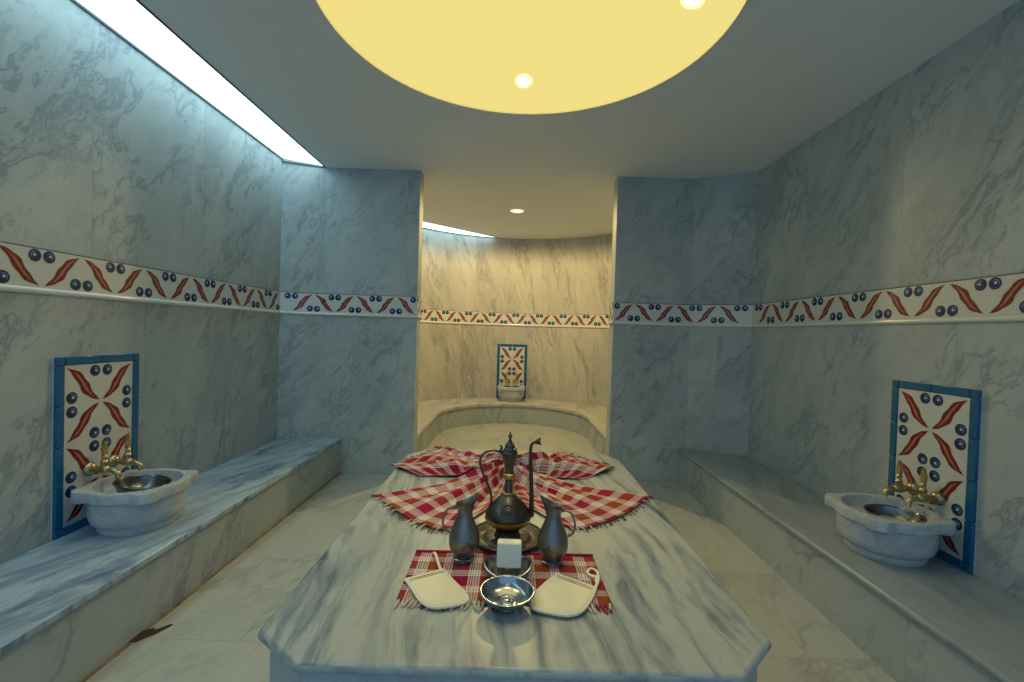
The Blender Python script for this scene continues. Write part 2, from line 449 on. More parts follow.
# ------------------------------------------------------------------ Iznik motifs
def leaf(mb, P, x0, y0, x1, y1, w, sgn, mi_red, mi_light, d=0.0):
    """S-curved leaf from (x0,y0) to (x1,y1) in a tile plane; P maps (s,t,depth) to a point."""
    L = math.hypot(x1-x0, y1-y0); ux, uy = (x1-x0)/L, (y1-y0)/L; nx, ny = -uy, ux
    N = 16
    def strip(ws, lo, hi, dep, mi):
        vs = []; fs = []
        for i in range(N+1):
            t = lo+(hi-lo)*i/N
            off = sgn*w*.24*math.sin(2*PI*t)
            hw = ws*(math.sin(PI*min(1, max(0, (t-lo)/(hi-lo))))**.95)*(1.0+.15*math.sin(6*PI*t))
            cx, cy = x0+ux*L*t+nx*off, y0+uy*L*t+ny*off
            vs += [P(cx+nx*hw, cy+ny*hw, dep), P(cx-nx*hw, cy-ny*hw, dep)]
        for i in range(N): fs.append((2*i, 2*i+1, 2*i+3, 2*i+2))
        mb.add(vs, fs, None, mi)
    strip(w*.56, 0, 1, d+.0006, mi_red)
    strip(w*.13, .12, .88, d+.0012, mi_light)
def disc(mb, P, cx, cy, r, dep, mi, n=20):
    mb.add([P(cx+r*math.cos(2*PI*k/n), cy+r*math.sin(2*PI*k/n), dep) for k in range(n)], [list(range(n))], None, mi)
def eye(mb, P, cx, cy, r, ox, oy, mis, d=0.0):
    disc(mb, P, cx, cy, r, d+.0006, mis[0]); disc(mb, P, cx+ox*r*.18, cy+oy*r*.18, r*.58, d+.0010, mis[1])
    disc(mb, P, cx-ox*r*.02, cy-oy*r*.02, r*.52, d+.0014, mis[0]); disc(mb, P, cx+ox*r*.18, cy+oy*r*.15, r*.22, d+.0018, mis[2])

FZ0, FZ1, FZ2 = 1.114, 1.136, 1.267
PER = .2845
def frieze(name, path, side, phase, label, smooth=False, lim=None):
    """tile band along a plan polyline; side=+1 puts it on the left of the walking direction; phase = arc length of a V bottom"""
    S = [0]
    for i in range(len(path)-1): S.append(S[-1]+math.dist(path[i], path[i+1]))
    # mitred offsets
    nrm = []
    for i in range(len(path)-1):
        dx, dy = path[i+1][0]-path[i][0], path[i+1][1]-path[i][1]; L = math.hypot(dx, dy)
        nrm.append((-dy/L*side, dx/L*side))
    vn = []
    for i in range(len(path)):
        a = nrm[max(i-1, 0)]; b = nrm[min(i, len(nrm)-1)]
        k = 1+a[0]*b[0]+a[1]*b[1]; vn.append(((a[0]+b[0])/k, (a[1]+b[1])/k))
    def at(s, z, dep):
        i = 0
        while i < len(S)-2 and s > S[i+1]: i += 1
        t = min(1, max(0, (s-S[i])/(S[i+1]-S[i])))
        x = path[i][0]*(1-t)+path[i+1][0]*t; y = path[i][1]*(1-t)+path[i+1][1]*t
        nx = vn[i][0]*(1-t)+vn[i+1][0]*t; ny = vn[i][1]*(1-t)+vn[i+1][1]*t
        return (x+nx*dep, y+ny*dep, z)
    TH = .007
    mb = MB()
    def sweep(mbx, prof, mi):
        vs = []; fs = []; us = []; n = len(prof)
        for i in range(len(path)):
            for d, z in prof: vs.append(at(S[i], z, d))
        for i in range(len(path)-1):
            for k in range(n):
                j = (k+1) % n
                fs.append((i*n+k, i*n+j, (i+1)*n+j, (i+1)*n+k))
        fs.append(list(range(n))); fs.append([(len(path)-1)*n+k for k in range(n-1, -1, -1)])
        mbx.add(vs, fs, None, mi)
    sweep(mb, [(0, FZ1), (TH, FZ1), (TH, FZ2-.003), (0, FZ2-.003)], 0)
    sweep(mb, [(0, FZ2-.003), (TH-.001, FZ2-.003), (TH-.001, FZ2+.001), (0, FZ2+.001)], 6)
    P = lambda s, z, d: at(s, z, TH+d)
    k0 = int(math.floor((0-phase)/PER))-1; k1 = int(math.ceil((S[-1]-phase)/PER))+1
    zb, zt = FZ1+.006, FZ2-.010
    lo, hi = (-.03, S[-1]+.03) if lim is None else lim
    for k in range(k0, k1+1):
        b = phase+k*PER
        for (xa, xb, za, zb2, sg) in ((b-PER*.47, b-PER*.03, zt, zb, 1), (b+PER*.03, b+PER*.47, zb, zt, -1)):
            if min(xa, xb) > lo and max(xa, xb) < hi:
                leaf(mb, P, xa, za, xb, zb2, .030, sg, 1, 2)
        for (cx, cz) in ((b, zt-.015), (b+PER/2, zb+.017)):
            for q in (-1, 1):
                c = cx+q*.0235
                if c-.02 > lo and c+.02 < hi: eye(mb, P, c, cz, .0208, .6*q, .5, (3, 4, 5))
    o = mb.build(name, [M['tile'], M['red'], M['redlight'], M['navy'], M['blue'], M['pale'], M['darkgrout']], smooth=smooth, angle=20)
    struct(o, label, 'tile frieze')
    mb = MB(); hh = (FZ1-FZ0)/2; zc = (FZ0+FZ1)/2
    prof = [(0, FZ0), (.006, FZ0)]+[(.006+.010*math.sin(PI*i/8), zc-hh*.92*math.cos(PI*i/8)) for i in range(9)]+[(.006, FZ1), (0, FZ1)]
    sweep(mb, prof, 0)
    mb.build('moulding', M['moulding'], o, angle=50)
    return o
frieze('trim_1', [(-1.6, -1.0), (-1.6, 3.12)], -1, 1.539+1.0, 'painted tile frieze of red leaves and blue eyes along the left wall')
SL = math.dist(LP[0], LP[1])+math.dist(LP[1], LP[2])
frieze('trim_2', LP, -1, SL-.012, 'painted tile frieze across the left pier')
frieze('trim_3', RP, -1, .12+.29, 'painted tile frieze across the right pier')
frieze('trim_4', [(1.6, 3.035), (1.6, -1.0)], -1, 3.035-1.533, 'painted tile frieze of red leaves and blue eyes along the right wall')
frieze('trim_5', NA, 1, .10, 'painted tile frieze round the curved niche wall', smooth=True)

# ------------------------------------------------------------------ tiled panels behind the basins (local: wall at y=0, facing -y, base z=0)
def tile_panel():
    t = thing('tile_panel', '', 'tile panel', (0, 0, 0), 0, 'painted tile panels behind the wash basins')
    W, H, B = .29, .58, .033
    m = MB()
    P = lambda s, z, d: (s, -.010-d, z+B)
    prism(m, [(-W/2, -.010), (W/2, -.010), (W/2, 0), (-W/2, 0)], B, B+H)
    # the joint between the two square tiles
    box(m, (0, -.0101, B+H/2), (W, .0006, .0015), 6)
    for ty in (0, .29):
        cx, cy = 0, ty+.145
        for sx in (-1, 1):
            for sy in (-1, 1):
                leaf(m, P, cx+sx*.006, cy+sy*.005, cx+sx*.137, cy+sy*.136, .033, sx*sy*-1, 1, 2)
        for q in (-1, 1):
            eye(m, P, cx+q*.026, cy+.119, .0215, .6, .4, (3, 4, 5)); eye(m, P, cx+q*.026, cy-.119, .0215, .6, -.4, (3, 4, 5))
            eye(m, P, cx-.117, cy+q*.026, .0215, .6, .4, (3, 4, 5)); eye(m, P, cx+.117, cy+q*.026, .0215, .6, .4, (3, 4, 5))
    m.build('painted_field', [M['tile'], M['red'], M['redlight'], M['navy'], M['blue'], M['pale'], M['grout']], t, smooth=False)
    m = MB(); L = .145; gp = .0025
    def piece(x0, x1, z0, z1):
        box(m, ((x0+x1)/2, -.007, (z0+z1)/2), (x1-x0-gp, .014, z1-z0-gp))
    for sx in (-1, 1):
        xa, xb = (-W/2-B, -W/2) if sx < 0 else (W/2, W/2+B)
        for k in range(4): piece(xa, xb, B+k*L, B+(k+1)*L)
        piece(xa, xb, 0, B); piece(xa, xb, B+H, 2*B+H)
    for z0 in (0, B+H):
        for k in range(2): piece(-W/2+k*L, -W/2+(k+1)*L, z0, z0+B)
    tag(m.build('blue_border', M['teal'], t, bevel=.003), 'border of narrow blue glazed tiles')
    m = MB(); prism(m, [(-W/2-B+.001, -.004), (W/2+B-.001, -.004), (W/2+B-.001, 0), (-W/2-B+.001, 0)], .001, 2*B+H-.001)
    m.build('grout_bed', M['grout'], t, smooth=False)
    return t
tp = tile_panel()
tp.location = (-1.6, 1.763, BENCH_Z); tp.rotation_euler = (0, 0, PI/2)
tp['label'] = 'blue bordered tile panel of red leaves on the left wall behind the basin'
copy_thing(tp, (1.6, 1.715, BENCH_Z), -PI/2, 'blue bordered tile panel of red leaves on the right wall behind the basin').scale = (1, 1, .978)
copy_thing(tp, (.008, NICHE_C[1]+NICHE_R-.011, BENCH_Z), 0, 'small distant blue bordered tile panel at the back of the niche')

# ------------------------------------------------------------------ benches
def bench(poly_slab, poly_front, name, label, slabm, bull):
    t = thing(name, label, 'bench', (0, 0, 0))
    m = MB(); prism(m, poly_front, 0, BENCH_Z-.024); m.build('front_panel', M['bench_front'], t, smooth=False)
    m = MB(); prism(m, poly_slab, BENCH_Z-.024, BENCH_Z); m.build('seat_slab', slabm, t, bevel=bull, segs=3, angle=30)
    return t
bench([(-1.6, -1.0), (-1.185, -1.0), (-1.185, 3.208), (-1.335, 3.208), (-1.6, 3.118)], [(-1.6, -1.0), (-1.20, -1.0), (-1.20, 3.208), (-1.335, 3.208), (-1.6, 3.118)],
      'marble_bench', 'long built-in marble bench with blue streaked slab along the left wall', M['bench'], .006)
bench([(1.6, -1.0), (1.185, -1.0), (1.185, 3.208), (1.25, 3.208), (1.6, 3.033)], [(1.6, -1.0), (1.205, -1.0), (1.205, 3.208), (1.25, 3.208), (1.6, 3.033)],
      'marble_bench', 'long built-in grey marble bench with rounded edge along the right wall', M['bench_plain'], .011)
ib = lambda r: [(.03+r, 3.335)] + arc((.03, 4.3), r, 0, PI, 28) + [(.03-r, 3.335)]
ob = arc(NICHE_C, NICHE_R-.003, PI-a0-.004, a0+.004, 50)
t = thing('marble_bench', 'horseshoe marble bench curving round the niche wall', 'bench', (0, 0, 0))
m = MB(); prism(m, ib(.725)+ob, .03, BENCH_Z-.035); m.build('front_panel', M['bench_front'], t, smooth=True, angle=40)
m = MB(); prism(m, ib(.712)+ob, BENCH_Z-.035, BENCH_Z); m.build('seat_slab', M['niche_wall'], t, angle=40, bevel=.006)

# grout along the benches and a broken patch
m = MB()
for k in range(60):
    y = -.9+k*.069
    w = .003+.006*random.random()
    prism(m, [(-1.202, y), (-1.195+w, y), (-1.195+.003+.006*random.random(), y+.0692), (-1.202, y+.0692)], 0, .003)
struct(m.build('trim_6', M['dirt'], smooth=False), 'dirty brown grout line at the foot of the left bench', 'grout line')
m = MB()
prism(m, [(-1.20, 1.44), (-1.18, 1.445), (-1.165, 1.47), (-1.15, 1.485), (-1.135, 1.515), (-1.128, 1.535), (-1.142, 1.53), (-1.155, 1.51), (-1.168, 1.505), (-1.175, 1.515), (-1.19, 1.50), (-1.20, 1.50)], 0.0005, .004)
struct(m.build('trim_7', M['chip'], smooth=False), 'dark broken grout patch on the floor by the left bench', 'grout patch')

# ------------------------------------------------------------------ central heated platform
tb = thing('marble_platform', 'large marble bathing platform with clipped corners in the middle of the room', 'platform', (0, 0, 0))
TP = [(-.372, .80), (.433, .80), (.538, .90), (.541, 2.20), (.455, 2.335), (-.395, 2.335), (-.492, 2.18), (-.485, .885)]
cx = .025; cy = 1.57
m = MB(); prism(m, TP, TABLE_Z-.020, TABLE_Z); m.build('top_slab', M['table'], tb, bevel=.008, segs=3, angle=30)
m = MB(); prism(m, [(cx+(x-cx)*.965, cy+(y-cy)*.975) for x, y in TP], 0, TABLE_Z-.020); m.build('base', M['table_side'], tb, smooth=False)

# ------------------------------------------------------------------ wash basin (kurna), origin at its base centre, pouring lip towards -y
def basin_outline(a, r):
    lug = 0
    for q in (45, 135, 225, 315):
        d = abs((math.degrees(a)-q+180) % 360-180)
        lug = max(lug, 1/(1+math.exp((d-11.5)/2.0)))
    return r+lug*.030
def make_basin(label):
    t = thing('marble_basin', label, 'basin', (0, 0, 0), 0, 'marble wash basins on the benches')
    n = 144
    m = MB()
    prof = smooth_prof([(.116, 0), (.121, .008), (.124, .020), (.125, .030), (.138, .040), (.146, .060), (.149, .092), (.149, .128)], 4)
    lathe(m, prof, 72, caps=True); m.build('bowl_body', M['basin'], t, angle=50)
    # rim slab with four lugs, dished inside
    rings = []
    for (kind, r, z) in (('o', .148, .126), ('o', .155, .128), ('o', .160, .133), ('o', .160, .163), ('o', .157, .168), ('i', .141, .170), ('i', .136, .168), ('i', .132, .152), ('i', .126, .125), ('i', .105, .104), ('i', .06, .099), ('i', .001, .098)):
        ring = []
        for k in range(n):
            a = 2*PI*k/n
            rr = basin_outline(a, r) if kind == 'o' else r
            ring.append((rr*math.cos(a), rr*math.sin(a), z))
        rings.append(ring)
    vs = [p for r in rings for p in r]; fs = []
    for i in range(len(rings)-1):
        for k in range(n):
            j = (k+1) % n; fs.append((i*n+k, i*n+j, (i+1)*n+j, (i+1)*n+k))
    m = MB(); m.add(vs, fs); m.build('rim', M['basin'], t, angle=40)
    return t
def bowl_profile(R, H, base=.5, th=.0025):
    return ([(0, .0), (R*base*.9, 0), (R*base, .002), (R*.80, H*.40), (R*.93, H*.75), (R, H-.003), (R+.004, H-.001), (R+.004, H+.001), (R-.001, H+.001), (R*.91, H*.75), (R*.77, H*.42), (R*base*.95, .007), (R*.42, .006), (R*.40, .009), (R*.36, .006), (R*.2, .0065), (R*.15, .010), (R*.06, .013), (0, .0135)])
def make_bowl(name, label, R, H, mat, group=None):
    t = thing(name, label, 'bowl', (0, 0, 0), 0, group)
    pr = bowl_profile(R, H)
    m = MB(); lathe(m, smooth_prof(pr[:6], 4)+smooth_prof(pr[6:], 3), 56); m.build('bowl', mat, t, angle=55)
    return t
def make_tap(label):
    """origin on the wall, reaching out to -y"""
    t = thing('brass_tap', label, 'tap', (0, 0, 0), 0, 'brass taps above the wash basins')
    m = MB()
    def lat_y(mb, prof, n=20):
        vs = []; fs = []
        for r, d in prof:
            for k in range(n):
                a = 2*PI*k/n; vs.append((r*math.cos(a), -d, r*math.sin(a)))
        for i in range(len(prof)-1):
            for k in range(n):
                j = (k+1) % n; fs.append((i*n+k, i*n+j, (i+1)*n+j, (i+1)*n+k))
        fs.append(list(range(n))[::-1]); fs.append([(len(prof)-1)*n+k for k in range(n)])
        mb.add(vs, fs)
    lat_y(m, [(.019, 0), (.021, .004), (.020, .011), (.014, .018), (.008, .021)]); m.build('wall_flange', M['brass'], t)
    m = MB(); lat_y(m, smooth_prof([(.008, .018), (.0085, .03), (.012, .04), (.014, .052), (.012, .064), (.007, .070)], 3))
    tube(m, cat([(0, -.055, 0), (0, -.078, -.002), (0, -.092, -.010), (0, -.097, -.026)]), [.009, .008, .007, .0085], 12)
    m.build('spout', M['brass'], t)
    m = MB(); lathe(m, smooth_prof([(.009, .008), (.0085, .018), (.011, .024), (.007, .030), (.006, .036), (.008, .040), (.004, .046)], 3), 16, (0, -.052, 0))
    # upright leaf-shaped lever
    vs = []; fs = []
    outline = [(-.004, .044), (-.009, .052), (-.006, .058), (-.013, .064), (-.007, .070), (-.006, .078), (0, .090), (.006, .078), (.007, .070), (.013, .064), (.006, .058), (.009, .052), (.004, .044)]
    k = len(outline)
    for d in (-.0035, .0035): vs += [(x, -.052+d, z) for x, z in outline]
    fs = [list(range(k)), list(range(2*k-1, k-1, -1))]+[(i, i+k, (i+1) % k+k, (i+1) % k) for i in range(k)]
    m.add(vs, fs); m.build('lever', M['brass'], t)
    return t
# wash basin, bowl and taps at the left, right and in the niche
sites = [(-1.6, 1.763, PI/2, 'left', 'on the left bench'), (1.6, 1.715, -PI/2, 'right', 'on the right bench'), (.008, 5.419, 0, 'niche', 'at the back of the niche')]
B0 = Bw0 = T0 = None
for (wx, wy, rz, key, words) in sites:
    def loc(dx, dy, z):   # dx along the wall, dy out from the wall
        c, s_ = math.cos(rz), math.sin(rz)
        return (wx+dx*c+dy*s_, wy+dx*s_-dy*c, z)
    lab = {'left': 'round lugged marble basin on the left bench against its tile panel', 'right': 'round lugged marble basin on the right bench against its tile panel',
           'niche': 'small distant marble basin on the curved niche bench'}[key]
    sgn = {'left': -1, 'right': 1, 'niche': 0}[key]
    if B0 is None:
        B0 = make_basin(lab); B0.location = loc(.026*sgn, .186, BENCH_Z); B0.rotation_euler = (0, 0, rz)
    else: copy_thing(B0, loc(.026*sgn, .186, BENCH_Z), rz, lab)
    lab = {'left': 'dark shiny metal bowl lying in the left marble basin', 'right': 'dark shiny metal bowl lying in the right marble basin', 'niche': 'metal bowl lying in the niche basin'}[key]
    sgn = {'left': -1, 'right': 1, 'niche': 0}[key]
    p = loc(.044*sgn if key != 'right' else .068, .205 if key != 'right' else .190, BENCH_Z+{'left': .109, 'right': .1005, 'niche': .1005}[key])
    if Bw0 is None:
        Bw0 = make_bowl('metal_bowl', lab, .085, .062, M['steel'], 'metal bowls lying in the wash basins'); Bw0.location = p; Bw0.rotation_euler = (-.05, .11, 0)
    else: copy_thing(Bw0, p, 0, lab)
    for q in (-1, 1):
        nearcam = (key == 'left' and q < 0) or (key == 'right' and q > 0)
        if key == 'niche': lab = '%s brass tap of the pair above the niche basin' % ('left' if q < 0 else 'right')
        else: lab = 'brass tap %s above the %s basin' % ('nearer the camera' if nearcam else 'farther from the camera', key)
        p = loc(q*.052, .010, BENCH_Z+.216)
        if T0 is None:
            T0 = make_tap(lab); T0.location = p; T0.rotation_euler = (0, 0, rz); T0.scale = (1.22, 1.22, 1.22)
        else: copy_thing(T0, p, rz, lab)

# ------------------------------------------------------------------ ewer on its dish
dish = thing('ewer_dish', 'round dark pewter dish under the tall ewer', 'dish', (.003, 1.305, TABLE_Z+.0042))
m = MB(); lathe(m, smooth_prof([(0, .0), (.070, 0), (.076, .002), (.090, .009), (.097, .012), (.097, .0145), (.089, .0125), (.074, .006), (.064, .006), (.056, .010), (.046, .0115), (0, .0115)], 3), 56)
dish.scale = (1.09, 1.09, 1.0); m.build('plate', M['dish'], dish, angle=60)
m = MB(); tube(m, [(.0955*math.cos(2*PI*k/60), .0955*math.sin(2*PI*k/60), .014) for k in range(60)], .0032, 8, closed=True); m.build('rim', M['dish'], dish)
ew = thing('ewer', 'tall dark bronze ewer with long thin spout and domed lid', 'ewer', (.003, 1.305, TABLE_Z+.0158))
ew.scale = (EWS, EWS, EWS)
m = MB()
body = [(0, 0), (.037, 0), (.039, .003), (.036, .010), (.035, .022), (.045, .030), (.058, .040), (.0655, .050), (.069, .060), (.0695, .067), (.066, .076), (.056, .090), (.043, .104), (.031, .115), (.022, .122), (.0165, .127)]
lathe(m, smooth_prof(body, 3), 56)
m.build('body', M['bronze'], ew, angle=50)
m = MB()
neck = [(.0165, .125), (.018, .129), (.0145, .133), (.0125, .138), (.012, .150), (.0125, .166), (.013, .172), (.0175, .176), (.0185, .182), (.017, .188), (.0125, .192), (.0125, .202), (.015, .214), (.019, .228), (.0215, .240), (.022, .246)]
lathe(m, smooth_prof(neck, 2), 36); m.build('neck', M['bronze_mid'], ew, angle=50)
m = MB()
lathe(m, [(.060, .041), (.0665, .047), (.0705, .055), (.0712, .060), (.066, .060)], 56)
tag(m.build('gold_band', M['gold'], ew), 'gold band')
m = MB(); lathe(m, [(.016, .174), (.0185, .176), (.0196, .182), (.0185, .188), (.016, .190)], 32); tag(m.build('gold_band', M['gold'], ew), 'gold band')
m = MB(); lathe(m, [(.014, .126), (.0188, .127), (.0195, .130), (.0175, .133), (.013, .134)], 32); tag(m.build('gold_band', M['gold'], ew), 'gold band')
m = MB(); lathe(m, smooth_prof([(.022, .246), (.0235, .250), (.023, .256), (.0195, .262), (.016, .270), (.011, .280), (.007, .286), (.0045, .291)], 3), 36)
lid = m.build('lid', M['bronze'], ew, angle=50)
m = MB(); lathe(m, smooth_prof([(.0045, .290), (.0032, .296), (.006, .300), (.0062, .304), (.003, .308), (.002, .314), (0, .318)], 3), 16); m.build('finial', M['bronze'], lid)
m = MB(); lathe(m, [(.0222, .248), (.0243, .250), (.0243, .254), (.022, .257)], 36); m.build('lid_band', M['bronze_mid'], lid)
m = MB()
for k in range(12):
    a = 2*PI*k/12+.26
    sphere(m, (.0185*math.cos(a), .0185*math.sin(a), .2655), .0028, 8)
    sphere(m, (.0125*math.cos(a), .0125*math.sin(a), .2775), .002, 8)
m.build('silver_studs', M['bowl'], lid)
m = MB()
tube(m, cat([(-.016, 0, .236), (-.026, 0, .252), (-.044, 0, .2575), (-.072, 0, .252), (-.087, 0, .234), (-.088, 0, .212), (-.077, 0, .182), (-.062, 0, .150), (-.053, 0, .122), (-.052, 0, .096), (-.060, 0, .080), (-.066, 0, .074)], 5), .0034, 10)
tube(m, cat([(-.026, 0, .251), (-.027, 0, .261), (-.022, 0, .268)], 4), [.0045, .0035, .003], 8)
sphere(m, (-.0275, 0, .272), .004, 10)
m.build('handle', M['bronze'], ew)
m = MB()
tube(m, cat([(.058, 0, .064), (.064, 0, .064), (.0705, 0, .074), (.071, 0, .10), (.069, 0, .14), (.0665, 0, .19), (.0635, 0, .245), (.0635, 0, .270), (.069, 0, .283), (.079, 0, .287)], 6), [.008, .0085, .0078, .0074, .0068, .006, .005, .0044, .0044, .0046], 12)
sphere(m, (.0705, 0, .066), .0095, 12)
sphere(m, (.084, 0, .2885), .0085, 12)
tube(m, cat([(.084, 0, .292), (.089, 0, .298), (.093, 0, .296)], 3), .0028, 6); tube(m, cat([(.084, 0, .285), (.090, 0, .283), (.094, 0, .279)], 3), .0028, 6)
m.build('spout', M['bronze'], ew)
# oval medallion on the front of the body, following its curve
m = MB()
def body_r(z):
    for i in range(len(body)-1):
        if body[i][1] <= z <= body[i+1][1]:
            q = (z-body[i][1])/max(1e-6, body[i+1][1]-body[i][1]); return body[i][0]*(1-q)+body[i+1][0]*q
    return .05
def onbody(s, z, d):
    R = body_r(z)+d; a = -PI/2+s/R; return (R*math.cos(a), R*math.sin(a), z)
tube(m, [onbody(.018*math.cos(2*PI*k/32), .0885+.019*math.sin(2*PI*k/32), .001) for k in range(32)], .0022, 6, closed=True)
for k in range(8):
    a = 2*PI*k/8; pts = [onbody(.004*math.cos(a), .0885+.004*math.sin(a), .001), onbody(.012*math.cos(a), .0885+.013*math.sin(a), .001)]
    tube(m, pts, [.0026, .0014], 6)
sphere(m, onbody(0, .0885, .001), .0042, 10)
m.build('medallion', M['bronze_mid'], ew)

# ------------------------------------------------------------------ small checked towel under the jugs
mat_pts = [(-.242, 1.217), (.236, 1.222), (.240, .998), (-.238, .990)]
tw = thing('checked_towel', 'small flat red and white checked towel under the jugs and bowls', 'towel', (0, 0, TABLE_Z))
m = MB(); NX, NY = 48, 26; vs = []; fs = []; us = []
def towel_z(x, y): return .0022+.0009*math.sin(x*31+y*9)+.0006*math.sin(y*47-x*13)
def quad(u, v):
    a = Vector(mat_pts[3]).lerp(Vector(mat_pts[2]), u); b = Vector(mat_pts[0]).lerp(Vector(mat_pts[1]), u); return a.lerp(b, v)
for j in range(NY+1):
    for i in range(NX+1):
        p = quad(i/NX, j/NY)
        y = p.y+.004*math.sin(i*.5+1)*(1 if j in (0, NY) else .3)
        vs.append((p.x, y, towel_z(p.x, p.y)))
for j in range(NY):
    for i in range(NX):
        q = [j*(NX+1)+i, j*(NX+1)+i+1, (j+1)*(NX+1)+i+1, (j+1)*(NX+1)+i]
        fs.append(q); us.append([(vs[k][0]+.4, vs[k][1]+.02) for k in q])
m.add(vs, fs, us); m.build('cloth', M['plaid_small'], tw, solid=.0022, solid_off=0)
m = MB()
tube(m, [(quad(i/30, 1).x, quad(i/30, 1).y+.002, .0036+towel_z(quad(i/30, 1).x, 1.235)*.3) for i in range(31)], .0038, 8)
tag(m.build('hem', M['hem'], tw), 'plain dark red hem')
m = MB()
for i in range(46):
    u = (i+.5)/46; p = quad(u, 0)
    if abs(p.x-.01) < .05 and i % 2: continue
    mi = 1 if (.12 < u < .26 or .42 < u < .66 and i % 3 or u > .92) and random.random() < .7 else 0
    ln = .018+.014*random.random(); dx = random.uniform(-.010, .010)
    tube(m, cat([(p.x, p.y+.004, .0036), (p.x+dx*.3, p.y-ln*.5, .0040), (p.x+dx, p.y-ln, .0022)], 3), [.0026, .0032, .0018], 6, mi)
m.build('fringe', [M['fringe_pale'], M['hem']], tw)

# ------------------------------------------------------------------ pewter jugs
def make_jug(label):
    """pouring lip towards +x, handle towards -x"""
    t = thing('pewter_jug', label, 'jug', (0, 0, 0), 0, 'pewter jugs beside the ewer')
    def lip(p, a, r, z):
        if z > .118:
            k = (z-.118)/.032
            c = max(0, math.cos(a)); b = max(0, -math.cos(a))
            p.x += k*k*(c**2)*.014*(1 if r > .004 else 0)
            p.z += k*k*(c**2*.021-b*.004)
            p.y *= 1-.30*k*c*c
        return p
    m = MB()
    out = [(0, 0), (.024, 0), (.0255, .003), (.024, .008), (.026, .014), (.034, .028), (.0385, .046), (.038, .062), (.033, .080), (.025, .100), (.0195, .116), (.0185, .128), (.0205, .140), (.024, .150)]
    inn = [(.0225, .1495), (.019, .139), (.0168, .128), (.0175, .116), (.022, .100), (.030, .08), (.034, .06), (.03, .03), (0, .012)]
    lathe(m, smooth_prof(out, 3)+inn, 44, deform=lip)
    m.build('body', M['pewter'], t, angle=60)
    m = MB()
    tube(m, cat([(-.021, 0, .137), (-.034, 0, .140), (-.046, .0, .132), (-.054, 0, .112), (-.054, 0, .094), (-.047, 0, .080), (-.036, 0, .074)], 5), [.0032, .003, .0028, .0026, .0026, .0024, .0028], 8)
    sphere(m, (-.026, 0, .141), .0045, 10); sphere(m, (-.042, 0, .080), .004, 8)
    m.build('handle', M['pewter'], t)
    m = MB(); lathe(m, [(.0255, .0025), (.027, .004), (.027, .007), (.025, .0085)], 40); m.build('foot_ring', M['bowl'], t)
    return t
J = make_jug('pewter jug left of the tall ewer with lip pointing right'); J.location = (-.110, 1.184, TABLE_Z+.0045); J.scale = (1.04, 1.04, 1.0); J.rotation_euler = (0, 0, .3)
copy_thing(J, (.122, 1.180, TABLE_Z+.0045), PI-.3, 'pewter jug right of the tall ewer with lip pointing left')

# ------------------------------------------------------------------ bowls, soap
fb = make_bowl('metal_bowl', 'silver metal bowl at the front of the checked towel between two mitts', .057, .031, M['bowl'])
fb.location = (.006, .990, TABLE_Z+.0042)
sd = thing('soap_dish', 'silver boat-shaped dish holding the soap behind the front bowl', 'dish', (.006, 1.112, TABLE_Z+.0042))
def boat(p, a, r, z):
    k = max(0, (z-.008)/.02); c = math.cos(a)
    p.z += .016*k*abs(c)**3; p.x *= 1+.05*k*abs(c)
    return p
m = MB(); pr = bowl_profile(.056, .022, .55)
lathe(m, smooth_prof(pr[:6], 4)+smooth_prof(pr[6:12], 3)+[(.02, .0065), (0, .0065)], 56, deform=boat); m.build('bowl', M['bowl'], sd, angle=55)
m = MB(); lathe(m, [(.031, -.0005), (.034, .001), (.033, .005)], 40); m.build('foot_ring', M['bowl'], sd)
sp = MB()
W_, D_, H_ = .061, .034, .060
box(sp, (0, 0, H_/2), (W_, D_, H_))
so = sp.build('soap_bar', M['soap'], bevel=.004, segs=4)
so.location = (.009, 1.128, TABLE_Z+.0185); so.rotation_euler = (-.10, 0, -.03)
tag(so, 'cream block of soap standing upright in the silver dish', 'soap')

